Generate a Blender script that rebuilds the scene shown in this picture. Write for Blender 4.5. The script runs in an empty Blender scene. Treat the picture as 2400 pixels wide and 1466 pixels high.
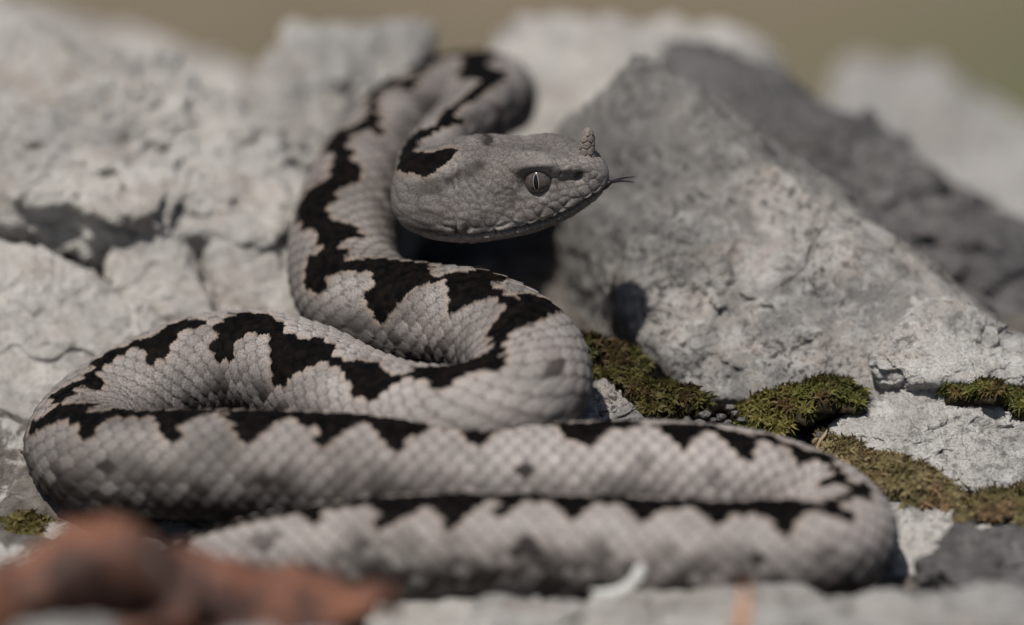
import bpy, bmesh, math, random
import numpy as np
from mathutils import Vector, kdtree

# ------------------------------------------------------------------ camera, sky, sun, exposure
CM = 0.01                               # everything below is laid out in centimetres, meshes are stored in metres
scene = bpy.context.scene
col = scene.collection
PITCH = math.radians(22.0)
DIST, WIDTH = 60.0, 17.0                # focus distance and picture width there, in cm
RIGHT = np.array([1.0, 0.0, 0.0])
FWD = np.array([0.0, math.cos(PITCH), -math.sin(PITCH)])
UP = np.array([0.0, math.sin(PITCH), math.cos(PITCH)])
EYE = -DIST * FWD

cam_d = bpy.data.cameras.new('camera'); cam = bpy.data.objects.new('camera', cam_d); col.objects.link(cam)
cam.location = Vector(EYE * CM)
cam.rotation_euler = (math.pi / 2 - PITCH, 0, 0)
cam_d.sensor_width = 36.0
cam_d.lens = 36.0 * DIST / WIDTH
cam_d.clip_start, cam_d.clip_end = 0.02, 3000.0
cam_d.dof.use_dof = True
cam_d.dof.focus_distance = (DIST - 0.5) * CM
cam_d.dof.aperture_fstop = 5.6
scene.camera = cam

SUN_AZ_VEC = Vector((-0.19, -0.27, 0.0))          # where the sun stands, seen from the snake: high on the left
SUN_EL = math.radians(65)
world = bpy.data.worlds.new('World'); scene.world = world; world.use_nodes = True
wn = world.node_tree; wn.nodes.clear()
sky = wn.nodes.new('ShaderNodeTexSky'); sky.sky_type = 'NISHITA'; sky.sun_disc = False
sky.sun_elevation = SUN_EL
sky.sun_rotation = math.atan2(SUN_AZ_VEC.x, SUN_AZ_VEC.y)
sky.dust_density = 2.0
bg = wn.nodes.new('ShaderNodeBackground'); bg.inputs[1].default_value = 0.05
wo = wn.nodes.new('ShaderNodeOutputWorld')
wn.links.new(sky.outputs[0], bg.inputs[0]); wn.links.new(bg.outputs[0], wo.inputs[0])

sun_d = bpy.data.lights.new('sun', 'SUN'); sun_d.energy = 3.8; sun_d.angle = math.radians(1.5)
sun_d.color = (1.0, 0.95, 0.88)
sun = bpy.data.objects.new('sun', sun_d); col.objects.link(sun)
sv = SUN_AZ_VEC.normalized() * math.cos(SUN_EL) + Vector((0, 0, math.sin(SUN_EL)))
sun.rotation_euler = sv.to_track_quat('Z', 'Y').to_euler()

scene.view_settings.view_transform = 'Standard'
scene.view_settings.look = 'None'
scene.view_settings.exposure = 0.22
scene.view_settings.gamma = 1.0
scene.render.engine = 'CYCLES'
scene.cycles.use_denoising = True
scene.cycles.max_bounces = 6

# ------------------------------------------------------------------ helpers
rng = np.random.default_rng(7)

def P(px, py, d=0.0):
    """a place in the scene, in cm: sight line of the photograph's pixel, d cm beyond (+) or before (-) the focus plane"""
    k = (DIST + d) / DIST * WIDTH / 2400.0
    return EYE + FWD * (DIST + d) + RIGHT * ((px - 1200.0) * k) - UP * ((py - 733.0) * k)

def project(v):
    q = v - EYE
    z = q @ FWD
    k = DIST / z * 2400.0 / WIDTH
    return np.stack([1200.0 + (q @ RIGHT) * k, 733.0 - (q @ UP) * k], -1), z - DIST

def _hash(ix, iy, iz, seed):
    h = (ix.astype(np.int64) * 374761393 + iy.astype(np.int64) * 668265263 + iz.astype(np.int64) * 2147483647 + seed * 1274126177) & 0xFFFFFFFF
    h = ((h ^ (h >> 13)) * 1274126177) & 0xFFFFFFFF
    h = ((h ^ (h >> 16)) * 2246822519) & 0xFFFFFFFF
    return ((h ^ (h >> 15)) & 0xFFFFFF) / float(0xFFFFFF)

def vnoise(p, seed=0):
    """value noise, -1..1"""
    f = np.floor(p); t = p - f; f = f.astype(np.int64)
    t = t * t * t * (t * (t * 6 - 15) + 10)
    out = np.zeros(len(p))
    for dx in (0, 1):
        wx = t[:, 0] if dx else 1 - t[:, 0]
        for dy in (0, 1):
            wy = t[:, 1] if dy else 1 - t[:, 1]
            for dz in (0, 1):
                wz = t[:, 2] if dz else 1 - t[:, 2]
                out += wx * wy * wz * _hash(f[:, 0] + dx, f[:, 1] + dy, f[:, 2] + dz, seed)
    return out * 2 - 1

def fbm(p, octv=4, gain=0.5, seed=0):
    a, s, out = 1.0, 1.0, np.zeros(len(p))
    for k in range(octv):
        out += a * vnoise(p * s + 17.3 * k, seed + k)
        a *= gain; s *= 2.03
    return out

def cells(p, seed=0):
    """fractured facets: every Worley cell is a tilted plane of its own; also the distance to the nearest joint"""
    f = np.floor(p).astype(np.int64)
    b1 = np.full(len(p), 1e9); b2 = b1.copy(); h = np.zeros(len(p))
    for dx in (-1, 0, 1):
        for dy in (-1, 0, 1):
            for dz in (-1, 0, 1):
                cx, cy, cz = f[:, 0] + dx, f[:, 1] + dy, f[:, 2] + dz
                c = np.stack([cx + _hash(cx, cy, cz, seed), cy + _hash(cx, cy, cz, seed + 1), cz + _hash(cx, cy, cz, seed + 2)], -1)
                q = p - c
                d = (q * q).sum(-1)
                g = np.stack([_hash(cx, cy, cz, seed + 3), _hash(cx, cy, cz, seed + 4), _hash(cx, cy, cz, seed + 5)], -1) * 2 - 1
                hh = _hash(cx, cy, cz, seed + 6) - 0.5 + (g * q).sum(-1) * 0.9
                m = d < b1
                b2 = np.where(m, b1, np.minimum(b2, d))
                h = np.where(m, hh, h); b1 = np.where(m, d, b1)
    return h, np.sqrt(b2) - np.sqrt(b1)

def mesh_from(name, verts, faces, mat, parent=None, smooth=True):
    """faces: (n,3) or (n,4) integer array, or a list of both"""
    me = bpy.data.meshes.new(name)
    fl = faces if isinstance(faces, list) else [faces]
    fl = [np.asarray(f, dtype=np.int32) for f in fl if len(f)]
    tot = np.concatenate([np.full(len(f), f.shape[1], dtype=np.int32) for f in fl])
    idx = np.concatenate([f.ravel() for f in fl])
    me.vertices.add(len(verts)); me.vertices.foreach_set('co', (np.asarray(verts) * CM).astype(np.float32).ravel())
    me.loops.add(len(idx)); me.loops.foreach_set('vertex_index', idx)
    me.polygons.add(len(tot))
    me.polygons.foreach_set('loop_start', np.concatenate([[0], np.cumsum(tot)[:-1]]).astype(np.int32))
    me.polygons.foreach_set('loop_total', tot)
    me.update(calc_edges=True); me.validate()
    if smooth:
        me.polygons.foreach_set('use_smooth', np.ones(len(tot), dtype=bool))
    me.materials.append(mat)
    o = bpy.data.objects.new(name, me); col.objects.link(o)
    if parent is not None: o.parent = parent
    return o

def set_attr(o, name, rgba):
    a = o.data.color_attributes.new(name, 'FLOAT_COLOR', 'POINT')
    a.data.foreach_set('color', np.asarray(rgba, dtype=np.float32).ravel())

def tag(o, label=None, cat=None, group=None, kind=None):
    if label: o['label'] = label
    if cat: o['category'] = cat
    if group: o['group'] = group
    if kind: o['kind'] = kind
    return o

# ------------------------------------------------------------------ materials
class NT:
    def __init__(self, name):
        self.m = bpy.data.materials.new(name); self.m.use_nodes = True
        self.t = self.m.node_tree; self.t.nodes.clear()
        self.out = self.n('ShaderNodeOutputMaterial'); self.b = self.n('ShaderNodeBsdfPrincipled')
        self.l(self.b.outputs[0], self.out.inputs[0])
        tc = self.n('ShaderNodeTexCoord'); mp = self.n('ShaderNodeMapping'); mp.inputs['Scale'].default_value = (100, 100, 100)
        self.l(tc.outputs['Object'], mp.inputs[0]); self.co = mp.outputs[0]      # object coordinates in cm
    def n(self, t, **kw):
        x = self.t.nodes.new(t)
        for k, v in kw.items(): setattr(x, k, v)
        return x
    def l(self, a, b): self.t.links.new(a, b)
    def noise(self, scale, detail=4, rough=0.55, dist=0.0, off=0.0):
        x = self.n('ShaderNodeTexNoise'); x.inputs['Scale'].default_value = scale; x.inputs['Detail'].default_value = detail
        x.inputs['Roughness'].default_value = rough; x.inputs['Distortion'].default_value = dist
        if off:
            m = self.n('ShaderNodeMapping'); m.inputs['Location'].default_value = (off, off * 1.7, -off); self.l(self.co, m.inputs[0]); self.l(m.outputs[0], x.inputs['Vector'])
        else: self.l(self.co, x.inputs['Vector'])
        return x.outputs['Fac']
    def ramp(self, fac, stops):
        r = self.n('ShaderNodeValToRGB'); e = r.color_ramp.elements
        e[0].position, e[1].position = stops[0][0], stops[-1][0]
        def c4(c): return (c, c, c, 1) if not hasattr(c, '__len__') else (*c, 1)
        e[0].color, e[1].color = c4(stops[0][1]), c4(stops[-1][1])
        for p, c in stops[1:-1]:
            k = e.new(p); k.color = c4(c)
        self.l(fac, r.inputs[0]); return r.outputs[0]
    def mix(self, fac, a, b, mode='MIX'):
        x = self.n('ShaderNodeMix', data_type='RGBA', blend_type=mode)
        for s, v in ((x.inputs[0], fac), (x.inputs[6], a), (x.inputs[7], b)):
            if hasattr(v, 'node'): self.l(v, s)
            else: s.default_value = v if not hasattr(v, '__len__') else (*v, 1)
        return x.outputs[2]
    def math(self, op, a, b=0.0):
        x = self.n('ShaderNodeMath', operation=op)
        for s, v in ((x.inputs[0], a), (x.inputs[1], b)):
            if hasattr(v, 'node'): self.l(v, s)
            else: s.default_value = v
        return x.outputs[0]
    def bump(self, h, strength=0.5, dist=0.02, prev=None):
        x = self.n('ShaderNodeBump'); x.inputs['Strength'].default_value = strength; x.inputs['Distance'].default_value = dist * CM
        self.l(h, x.inputs['Height'])
        if prev is not None: self.l(prev, x.inputs['Normal'])
        return x.outputs[0]
    def set(self, **kw):
        for k, v in kw.items():
            s = self.b.inputs[k.replace('_', ' ')]
            if hasattr(v, 'node'): self.l(v, s)
            else: s.default_value = v if not (hasattr(v, '__len__') and len(v) == 3) else (*v, 1)
        return self

def limestone(name, pale=(0.72, 0.69, 0.64), grey=(0.52, 0.495, 0.465), warm=(0.58, 0.50, 0.43), lichen=0.5, dark=0.5, white=0.3, off=0.0, red=0.0, stain=None):
    t = NT(name)
    c = t.mix(t.ramp(t.noise(0.32, 6, 0.62, 0.5, off + .1), [(0.42, 0.0), (0.56, 1.0)]), pale, grey)
    c = t.mix(t.ramp(t.noise(0.8, 4, 0.6, 0.6, off + 5.1), [(0.52, 0.0), (0.70, 0.7)]), c, warm)
    c = t.mix(t.ramp(t.noise(2.6, 6, 0.7, 0.5, off + 9.3), [(0.48, 0.0), (0.62, white)]), c, (0.78, 0.765, 0.74))
    # grey crusts and fine dark lichen specks that gather in patches
    patch = t.ramp(t.noise(0.7, 3, 0.6, 0.3, off + 14.2), [(0.40, 0.0), (0.56, 1.0)])
    speck = t.ramp(t.noise(6.5, 4, 0.65, 0.2, off + 3.3), [(0.52, 0.0), (0.60, 1.0)])
    c = t.mix(t.math('MULTIPLY', t.math('MULTIPLY', patch, speck), lichen), c, (0.075, 0.07, 0.068))
    speck2 = t.ramp(t.noise(15.0, 3, 0.6, 0.0, off + 6.7), [(0.59, 0.0), (0.66, 1.0)])
    c = t.mix(t.math('MULTIPLY', speck2, 0.6 * dark + 0.25), c, (0.05, 0.047, 0.045))
    big = t.ramp(t.noise(1.9, 5, 0.75, 0.9, off + 21.0), [(0.54, 0.0), (0.64, 1.0)])
    c = t.mix(t.math('MULTIPLY', big, dark), c, (0.13, 0.125, 0.125))
    for ctr, rad, colr, amt, nsc, jag in (stain or ()):    # crusts of lichen that cover one part of the rock
        vm = t.n('ShaderNodeVectorMath', operation='DISTANCE'); t.l(t.co, vm.inputs[0]); vm.inputs[1].default_value = tuple(float(a) for a in ctr)
        edge = t.math('SUBTRACT', t.math('DIVIDE', vm.outputs['Value'], rad), t.math('MULTIPLY', t.math('SUBTRACT', t.noise(nsc, 6, 0.7, 0.5, off + 51.0), 0.5), jag))
        c = t.mix(t.ramp(edge, [(0.70, amt), (1.15, 0.0)]), c, colr)
    if red:
        rs = t.ramp(t.noise(1.6, 4, 0.7, 0.4, off + 31.0), [(0.66, 0.0), (0.72, 1.0)])
        c = t.mix(t.math('MULTIPLY', rs, red), c, (0.36, 0.17, 0.15))
    h1 = t.noise(5.0, 8, 0.72, 0.3, off + 2.0); h2 = t.noise(26.0, 4, 0.65, 0.0, off + 8.0)
    nb = t.bump(h1, 1.0, 0.20); nb = t.bump(h2, 0.9, 0.06, nb)
    t.set(Base_Color=c, Roughness=0.93, Normal=nb); t.b.inputs['Specular IOR Level'].default_value = 0.15
    return t.m

M = {}
M['lime_a'] = limestone('limestone_pale', off=0.0, lichen=0.25, dark=0.25, white=0.5)
M['lime_b'] = limestone('limestone_grey', pale=(0.52, 0.485, 0.455), grey=(0.29, 0.28, 0.27), off=41.0, lichen=0.9, dark=0.55, white=0.5, red=0.0, stain=((P(1480, 330, 4.0), 3.3, (0.15, 0.145, 0.14), 0.52, 0.9, 2.4),))
M['lime_c'] = limestone('limestone_dark_shade_lichen', pale=(0.24, 0.232, 0.23), grey=(0.13, 0.127, 0.13), warm=(0.24, 0.22, 0.21), off=77.0, lichen=1.0, dark=0.8, white=0.1, red=0.3)  # dark limestone with lichen; also carries shade of back boulder and hollow as colour
M['lime_d'] = limestone('limestone_white', pale=(0.66, 0.635, 0.60), grey=(0.44, 0.425, 0.41), off=120.0, lichen=0.5, dark=0.35, white=0.7)

# ground: gravelly soil on the outcrop, dry olive grassland around it
t = NT('ground_soil_and_dry_grass')
soil = t.mix(t.ramp(t.noise(3.0, 6, 0.7), [(0.35, 0.0), (0.65, 1.0)]), (0.035, 0.028, 0.022), (0.16, 0.145, 0.13))
soil = t.mix(t.ramp(t.noise(1.1, 5, 0.7, 0.3, 3.0), [(0.52, 0.0), (0.62, 1.0)]), soil, (0.36, 0.35, 0.33))
grass = t.mix(t.ramp(t.noise(0.012, 5, 0.6, 0.6), [(0.38, 0.0), (0.62, 1.0)]), (0.118, 0.114, 0.060), (0.165, 0.128, 0.088))
grass = t.mix(t.ramp(t.noise(0.030, 3, 0.6, 0.2, 5.0), [(0.45, 0.0), (0.7, 0.6)]), grass, (0.08, 0.083, 0.042))
sx = t.n('ShaderNodeVectorMath', operation='LENGTH'); t.l(t.co, sx.inputs[0])
far = t.ramp(t.math('DIVIDE', sx.outputs['Value'], 100.0), [(0.16, 0.0), (0.24, 1.0)])
t.set(Base_Color=t.mix(far, soil, grass), Roughness=0.95, Normal=t.bump(t.noise(6.0, 8, 0.7), 0.8, 0.1))
M['ground'] = t.m

# snake skin: pattern attribute R dark zigzag, G tan fringe, B mottling plus painted-in shade, A gap between scales
t = NT('viper_skin')
at = t.n('ShaderNodeAttribute', attribute_name='pattern'); sep = t.n('ShaderNodeSeparateColor'); t.l(at.outputs['Color'], sep.inputs[0])
spk = t.ramp(t.noise(32.0, 3, 0.65), [(0.46, 0.0), (0.60, 1.0)])
tone = t.noise(1.3, 4, 0.6, 0.3, 4.0)
pale = t.mix(t.ramp(tone, [(0.35, 0.0), (0.65, 1.0)]), (0.43, 0.385, 0.365), (0.375, 0.352, 0.335))
pale = t.mix(t.math('MULTIPLY', spk, 0.58), pale, (0.09, 0.078, 0.072))
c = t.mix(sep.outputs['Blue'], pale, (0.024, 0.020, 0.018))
c = t.mix(t.math('MULTIPLY', sep.outputs['Green'], 0.45), c, (0.27, 0.19, 0.125))
c = t.mix(t.math('MULTIPLY', at.outputs['Alpha'], 0.75), c, (0.035, 0.028, 0.026))
blk = t.mix(t.ramp(t.noise(5.0, 4, 0.65), [(0.42, 0.0), (0.68, 1.0)]), (0.0018, 0.0016, 0.0016), (0.0075, 0.0056, 0.0046))
c = t.mix(sep.outputs['Red'], c, blk)
t.set(Base_Color=c, Specular_IOR_Level=t.math('MULTIPLY', t.math('SUBTRACT', 1.0, t.math('MULTIPLY', sep.outputs['Red'], 0.72)), 0.14), Roughness=0.66, Normal=t.bump(t.noise(60.0, 3, 0.6), 0.35, 0.006))
M['skin'] = t.m

t = NT('viper_iris')
sc_ = t.n('ShaderNodeSeparateXYZ'); t.l(t.co, sc_.inputs[0])
c = t.mix(t.ramp(t.noise(14.0, 4, 0.7, 0.8), [(0.35, 0.0), (0.65, 1.0)]), (0.10, 0.084, 0.077), (0.045, 0.038, 0.035))
t.set(Base_Color=c, Roughness=0.12); t.b.inputs['Coat Weight'].default_value = 0.3
M['iris'] = t.m
t = NT('viper_pupil'); t.set(Base_Color=(0.004, 0.004, 0.004), Roughness=0.1); M['pupil'] = t.m
t = NT('viper_pupil_rim'); t.set(Base_Color=(0.24, 0.21, 0.19), Roughness=0.2); M['rim'] = t.m
t = NT('viper_tongue'); t.set(Base_Color=(0.012, 0.010, 0.011), Roughness=0.3); M['tongue'] = t.m

t = NT('moss_leaf')
at = t.n('ShaderNodeAttribute', attribute_name='tint')
t.set(Base_Color=at.outputs['Color'], Roughness=0.6); t.b.inputs['Specular IOR Level'].default_value = 0.25
t.b.inputs['Transmission Weight'].default_value = 0.0
tr = t.n('ShaderNodeBsdfTranslucent'); t.l(at.outputs['Color'], tr.inputs[0]); ms = t.n('ShaderNodeMixShader'); ms.inputs[0].default_value = 0.3
t.l(t.b.outputs[0], ms.inputs[1]); t.l(tr.outputs[0], ms.inputs[2]); t.l(ms.outputs[0], t.out.inputs[0])
M['moss'] = t.m

t = NT('dead_leaf')
c = t.mix(t.ramp(t.noise(0.7, 5, 0.6, 0.5), [(0.35, 0.0), (0.65, 1.0)]), (0.20, 0.080, 0.042), (0.125, 0.055, 0.035))
c = t.mix(t.ramp(t.noise(0.75, 4, 0.6, 0.9, 6.0), [(0.46, 0.0), (0.56, 0.92)]), c, (0.04, 0.02, 0.015))  # leaf blotches, with the shade of the folds put into the colour
t.set(Base_Color=c, Roughness=0.7, Normal=t.bump(t.noise(4.0, 6, 0.7), 0.6, 0.05)); M['leaf'] = t.m
t = NT('white_shell'); t.set(Base_Color=(0.52, 0.52, 0.50), Roughness=0.5); M['white'] = t.m
t = NT('orange_stem'); t.set(Base_Color=(0.40, 0.19, 0.10), Roughness=0.7); M['stem'] = t.m

# ------------------------------------------------------------------ ground sheet
def ground_height(x, y):
    base = -2.15 + 0.15 * np.minimum(y, 0.0) * 1.0 + 0.05 * np.maximum(y, 0)
    base = np.maximum(base, -4.5)
    r = np.hypot(x * 0.75, np.where(y > 0, y * 1.6, y))
    drop = 1 / (1 + np.exp(-np.clip((r - 20.0) / 1.6, -50, 50)))
    n = len(x)
    p = np.stack([x, y, np.zeros(n)], -1)
    near = base + 0.22 * fbm(p * 0.8, 4, 0.5, 3) + 0.08 * fbm(p * 4.0, 3, 0.5, 9)
    farz = -40.0 + 2.5 * fbm(p * 0.02, 3, 0.5, 21) * np.clip((r - 30) / 60, 0, 1)
    return near * (1 - drop) + farz * drop

def build_ground():
    n = 300
    u = np.linspace(-1, 1, n)
    g = np.sign(u) * (np.abs(u) * 26 + np.expm1(np.abs(u) ** 6 * 10.3))
    X, Y = np.meshgrid(g, g + 2.0)
    v = np.stack([X.ravel(), Y.ravel(), ground_height(X.ravel(), Y.ravel())], -1)
    i = np.arange(n * n).reshape(n, n)
    f = np.stack([i[:-1, :-1], i[:-1, 1:], i[1:, 1:], i[1:, :-1]], -1).reshape(-1, 4)
    tag(mesh_from('ground', v, f, M['ground']), kind='structure')
build_ground()

# ------------------------------------------------------------------ rocks
_ico = {}
def ico(level):
    if level not in _ico:
        bm = bmesh.new(); bmesh.ops.create_icosphere(bm, subdivisions=level, radius=1.0)
        bm.verts.ensure_lookup_table()
        v = np.array([x.co[:] for x in bm.verts]); f = np.array([[q.index for q in x.verts] for x in bm.faces]); bm.free()
        _ico[level] = (v / np.linalg.norm(v, axis=1, keepdims=True), f)
    return _ico[level]

def hull_planes(pts):
    bm = bmesh.new()
    for p in pts: bm.verts.new(p)
    bmesh.ops.convex_hull(bm, input=bm.verts[:])
    bmesh.ops.recalc_face_normals(bm, faces=bm.faces[:])
    n = np.array([f.normal[:] for f in bm.faces if f.calc_area() > 1e-6]); c = np.array([f.calc_center_median()[:] for f in bm.faces if f.calc_area() > 1e-6]); bm.free()
    return n, c

def rock(name, pts, mat, label, level=6, sharp=26, chips=30, rough=0.10, facet=0.12, fscale=0.8, seed=1, cat='rock', group=None, pit=0.05, grow=1.03):
    pts = np.array([P(*p) for p in pts]); ctr = pts.mean(0); pts = ctr + (pts - ctr) * grow
    n, c = hull_planes(pts)
    d = np.maximum(((c - ctr) * n).sum(-1), 0.05)
    r_ = np.random.default_rng(seed)
    nn, dd = [n], [d]
    if chips:                                            # broken-off corners: random planes just inside the hull
        k = r_.normal(size=(chips, 3)); k /= np.linalg.norm(k, axis=1, keepdims=True)
        sup = ((pts - ctr) @ k.T).max(0)
        nn.append(k); dd.append(sup * r_.uniform(0.82, 0.98, chips))
    n, d = np.concatenate(nn), np.concatenate(dd)
    dirs, faces = ico(level)
    acc = np.zeros(len(dirs))
    for i in range(len(n)):
        acc += (np.maximum(dirs @ n[i], 0) / d[i]) ** sharp
    r = acc ** (-1.0 / sharp)
    v = ctr + dirs * r[:, None]
    size = np.median(r)
    q = v + 0.35 * np.stack([fbm(v * 0.7, 3, 0.5, seed + 50), fbm(v * 0.7, 3, 0.5, seed + 60), fbm(v * 0.7, 3, 0.5, seed + 70)], -1)
    h, gap = cells(q * fscale, seed)
    h2, gap2 = cells(q * fscale * 2.7 + 3.3, seed + 20)
    disp = facet * h + facet * 0.45 * h2 + rough * fbm(v * 0.9, 6, 0.52, seed + 5)
    disp -= facet * 0.35 * np.exp(-(gap / 0.05) ** 2) * (vnoise(v * 0.6, seed + 90) > 0.1)
    disp -= pit * np.clip(vnoise(v * 3.1, seed + 33) - 0.35, 0, 1) * 2
    if level >= 6: disp += 0.02 * fbm(v * 7.0, 3, 0.6, seed + 40)
    v = v + dirs * disp[:, None]
    o = mesh_from(name, v, faces, mat)
    return tag(o, label, cat, group)

def build_rocks():
    rock('boulder', [(1488, 95, 4.2), (1660, 315, 3.4), (1800, 450, 2.8), (1955, 585, 2.0), (2150, 662, 1.2), (2330, 790, 1.2), (2520, 900, 1.2),
                     (1520, 830, 1.7), (1550, 890, 1.0), (1650, 945, .5), (1850, 925, .4), (2050, 900, .35), (2450, 960, .5),
                     (1310, 300, 5.0), (1315, 430, 4.5), (1500, 730, 2.4), (1415, 190, 5.0),
                     (1600, 270, 8), (1950, 600, 8), (2450, 850, 8), (1300, 1000, 7), (2450, 1200, 7), (1330, 380, 8)],
         M['lime_b'], 'tall grey wedge-shaped rock with a ridge sloping right, behind the snake head', 7, 60, 9, 0.13, 0.15, 0.6, 11, grow=1.0)
    rock('rock', [(2055, 885, .05), (2048, 800, .4), (2155, 688, .8), (2230, 690, .9), (2420, 800, .8), (2560, 890, .3), (2380, 905, -.25), (2200, 880, -.25), (2110, 900, -.15),
                  (2100, 720, 3), (2500, 850, 3), (2100, 1010, 2), (2500, 1010, 2)],
         M['lime_d'], 'sunlit whitish stone block at right edge, above the crack with moss', 7, 30, 22, 0.10, 0.12, 1.2, 23)
    rock('rock', [(1895, 1015, -.1), (1960, 965, 0), (2080, 912, .05), (2200, 905, 0), (2330, 930, -.1), (2480, 935, -.2), (1990, 1085, -.7), (2120, 1125, -1.0), (2300, 1160, -1.2), (2500, 1160, -1.3),
                  (2000, 1000, 2), (2480, 960, 2), (1960, 1200, 0), (2480, 1260, 0)],
         M['lime_d'], 'bright flat-topped pale rock between the two moss strips at right', 7, 30, 22, 0.10, 0.10, 1.3, 31)
    rock('rock', [(2060, 1165, -1.7), (2150, 1215, -1.8), (2260, 1212, -1.8), (2330, 1198, -1.8), (2480, 1220, -1.8), (2060, 1300, -2.6), (2060, 1400, -3.2), (2300, 1400, -3.5), (2500, 1390, -3.5),
                  (2050, 1300, 0), (2500, 1350, 0), (2050, 1500, -2), (2500, 1500, -2)],
         M['lime_d'], 'low pale rock beside the right bend of the snake, below the moss', 6, 30, 20, 0.10, 0.12, 1.1, 37)
    rock('boulder', [(1110, 160, 11), (1250, 70, 12), (1450, 20, 13), (1650, 8, 13), (1735, 62, 13), (1850, 210, 12.5), (1950, 420, 12),
                     (1130, 500, 9.5), (1700, 500, 10), (1300, 80, 19), (1750, 100, 19), (1200, 3000, 17), (1900, 3000, 17), (1150, 1200, 10), (1900, 1200, 11)],
         M['lime_a'], 'out-of-focus pale grey boulder behind the apex of the wedge-shaped rock', 6, 30, 5, 0.24, 0.25, 0.5, 47, grow=1.05)
    rock('boulder', [(1480, 190, 8.2), (1590, 115, 8.5), (1690, 100, 8.8), (1770, 160, 8.8), (1860, 225, 8.6), (1955, 310, 8.3), (2200, 405, 8), (2430, 560, 7.8), (2600, 640, 7.8),
                     (1450, 520, 6.5), (1950, 600, 6.0), (2200, 660, 5.4), (2450, 800, 4.8), (2650, 860, 4.8),
                     (1600, 150, 11.5), (1900, 300, 11.2), (2450, 600, 11), (1500, 1300, 8.5), (2550, 1300, 8), (2500, 1200, 6)],
         M['lime_c'], 'large boulder behind the wedge-shaped rock, shade put into its dark grey colour', 7, 40, 6, 0.30, 0.34, 0.7, 43, grow=1.03, pit=0.12)  # the dark limestone colour carries this boulder's shade
    rock('boulder', [(1925, 310, 22), (1945, 165, 24), (2060, 122, 25), (2140, 150, 25), (2210, 235, 24), (2310, 265, 24), (2420, 390, 24), (2700, 520, 24),
                     (1900, 700, 21), (2700, 800, 20), (1950, 400, 32), (2600, 500, 32), (1900, 4200, 23), (2700, 4200, 23), (1900, 4200, 33), (2700, 4200, 33)],
         M['lime_d'], 'out-of-focus pale boulder far behind at upper right', 6, 30, 3, 0.3, 0.3, 0.4, 51, grow=1.06)
    rock('boulder', [(-200, 15, 17), (60, -20, 17), (290, -12, 17), (385, 55, 17), (480, 120, 17), (640, 195, 16), (760, 330, 15),
                     (-200, 500, 13), (700, 600, 12), (-200, 100, 28), (500, 250, 28), (-200, 4200, 20), (800, 4200, 20), (-200, 4000, 30), (800, 4000, 30)],
         M['lime_a'], 'out-of-focus pale boulder at upper left, farthest back on that side', 6, 30, 3, 0.3, 0.3, 0.45, 57, grow=1.06)
    rock('boulder', [(-150, 20, 7), (40, 55, 6.5), (120, 100, 6.8), (250, 190, 7.2), (450, 265, 7.6), (640, 255, 7.4), (720, 330, 6.6),
                     (-150, 415, 3.6), (60, 460, 3.4), (250, 515, 3.3), (480, 535, 3.2), (720, 560, 3.4), (780, 520, 4),
                     (-150, 100, 15), (700, 350, 15), (-150, 800, 9), (780, 800, 9)],
         M['lime_a'], 'wide rough pale rock filling the upper left, above the dark crevice', 7, 26, 10, 0.34, 0.16, 1.3, 61, grow=1.05, pit=0.14)
    rock('boulder', [(585, 290, 7.8), (640, 190, 8.4), (695, 98, 9), (800, 92, 9.5), (965, 82, 10), (1010, 140, 9.8), (1020, 500, 8), (760, 560, 5.6), (610, 520, 5.6),
                     (650, 150, 15), (1000, 150, 15), (600, 800, 10), (1020, 900, 10), (750, 800, 6.5)],
         M['lime_d'], 'craggy pale rock hump directly behind the raised neck of the snake', 7, 34, 16, 0.40, 0.26, 1.2, 67, grow=1.05, pit=0.14)
    rock('boulder', [(-150, 552, 3.0), (40, 556, 2.9), (112, 572, 2.8), (170, 715, 2.5), (300, 740, 2.6), (470, 815, 2.4), (400, 900, 1.9), (200, 980, 1.4), (90, 1052, 1.0), (-150, 1058, .8),
                     (-150, 700, 9), (450, 850, 8), (-150, 1250, 5), (450, 1200, 5)],
         M['lime_a'], 'smooth-faced pale boulder at left edge, below the dark crevice', 7, 30, 8, 0.12, 0.12, 0.8, 71, grow=1.0)
    rock('rock', [(262, 570, 3.2), (300, 520, 3.4), (420, 520, 3.4), (470, 620, 3.2), (515, 735, 2.7), (440, 800, 2.5), (310, 755, 2.7), (262, 700, 2.9),
                  (300, 600, 8), (500, 650, 8), (250, 900, 6), (520, 950, 6)],
         M['lime_a'], 'knobbly pale stone right of the dark crevice, left of the rounded stone', 6, 24, 10, 0.12, 0.14, 1.1, 79, grow=1.0)
    rock('rock', [(465, 630, 3.2), (490, 560, 3.4), (560, 530, 3.6), (660, 560, 3.7), (760, 600, 3.8), (780, 780, 3.4), (660, 800, 2.7), (560, 775, 2.5), (490, 720, 2.7),
                  (500, 600, 8), (780, 650, 8), (500, 950, 6), (780, 1000, 6)],
         M['lime_a'], 'rounded pale stone just left of the upright neck of the snake', 6, 16, 10, 0.10, 0.10, 1.0, 83)
    rock('rock', [(-120, 1105, .0), (60, 1095, .1), (130, 1120, .1), (140, 1215, -.4), (60, 1260, -.8), (-120, 1250, -.8), (-100, 1150, 3), (130, 1180, 3), (-100, 1400, 1), (140, 1380, 1)],
         M['lime_d'], 'small pale stone at left edge beside the left bend of the snake', 6, 26, 14, 0.10, 0.10, 1.2, 89)
    rock('rock', [(1360, 900, .2), (1420, 885, .1), (1470, 930, -.2), (1520, 985, -.7), (1450, 1010, -1.0), (1360, 1010, -1.0), (1380, 920, 1.5), (1500, 990, 1.0), (1380, 1100, 0), (1520, 1080, 0)],
         M['lime_b'], 'small dark-speckled grey stone touching the right side of the raised coil', 6, 26, 14, 0.05, 0.07, 2.0, 97)
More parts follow.
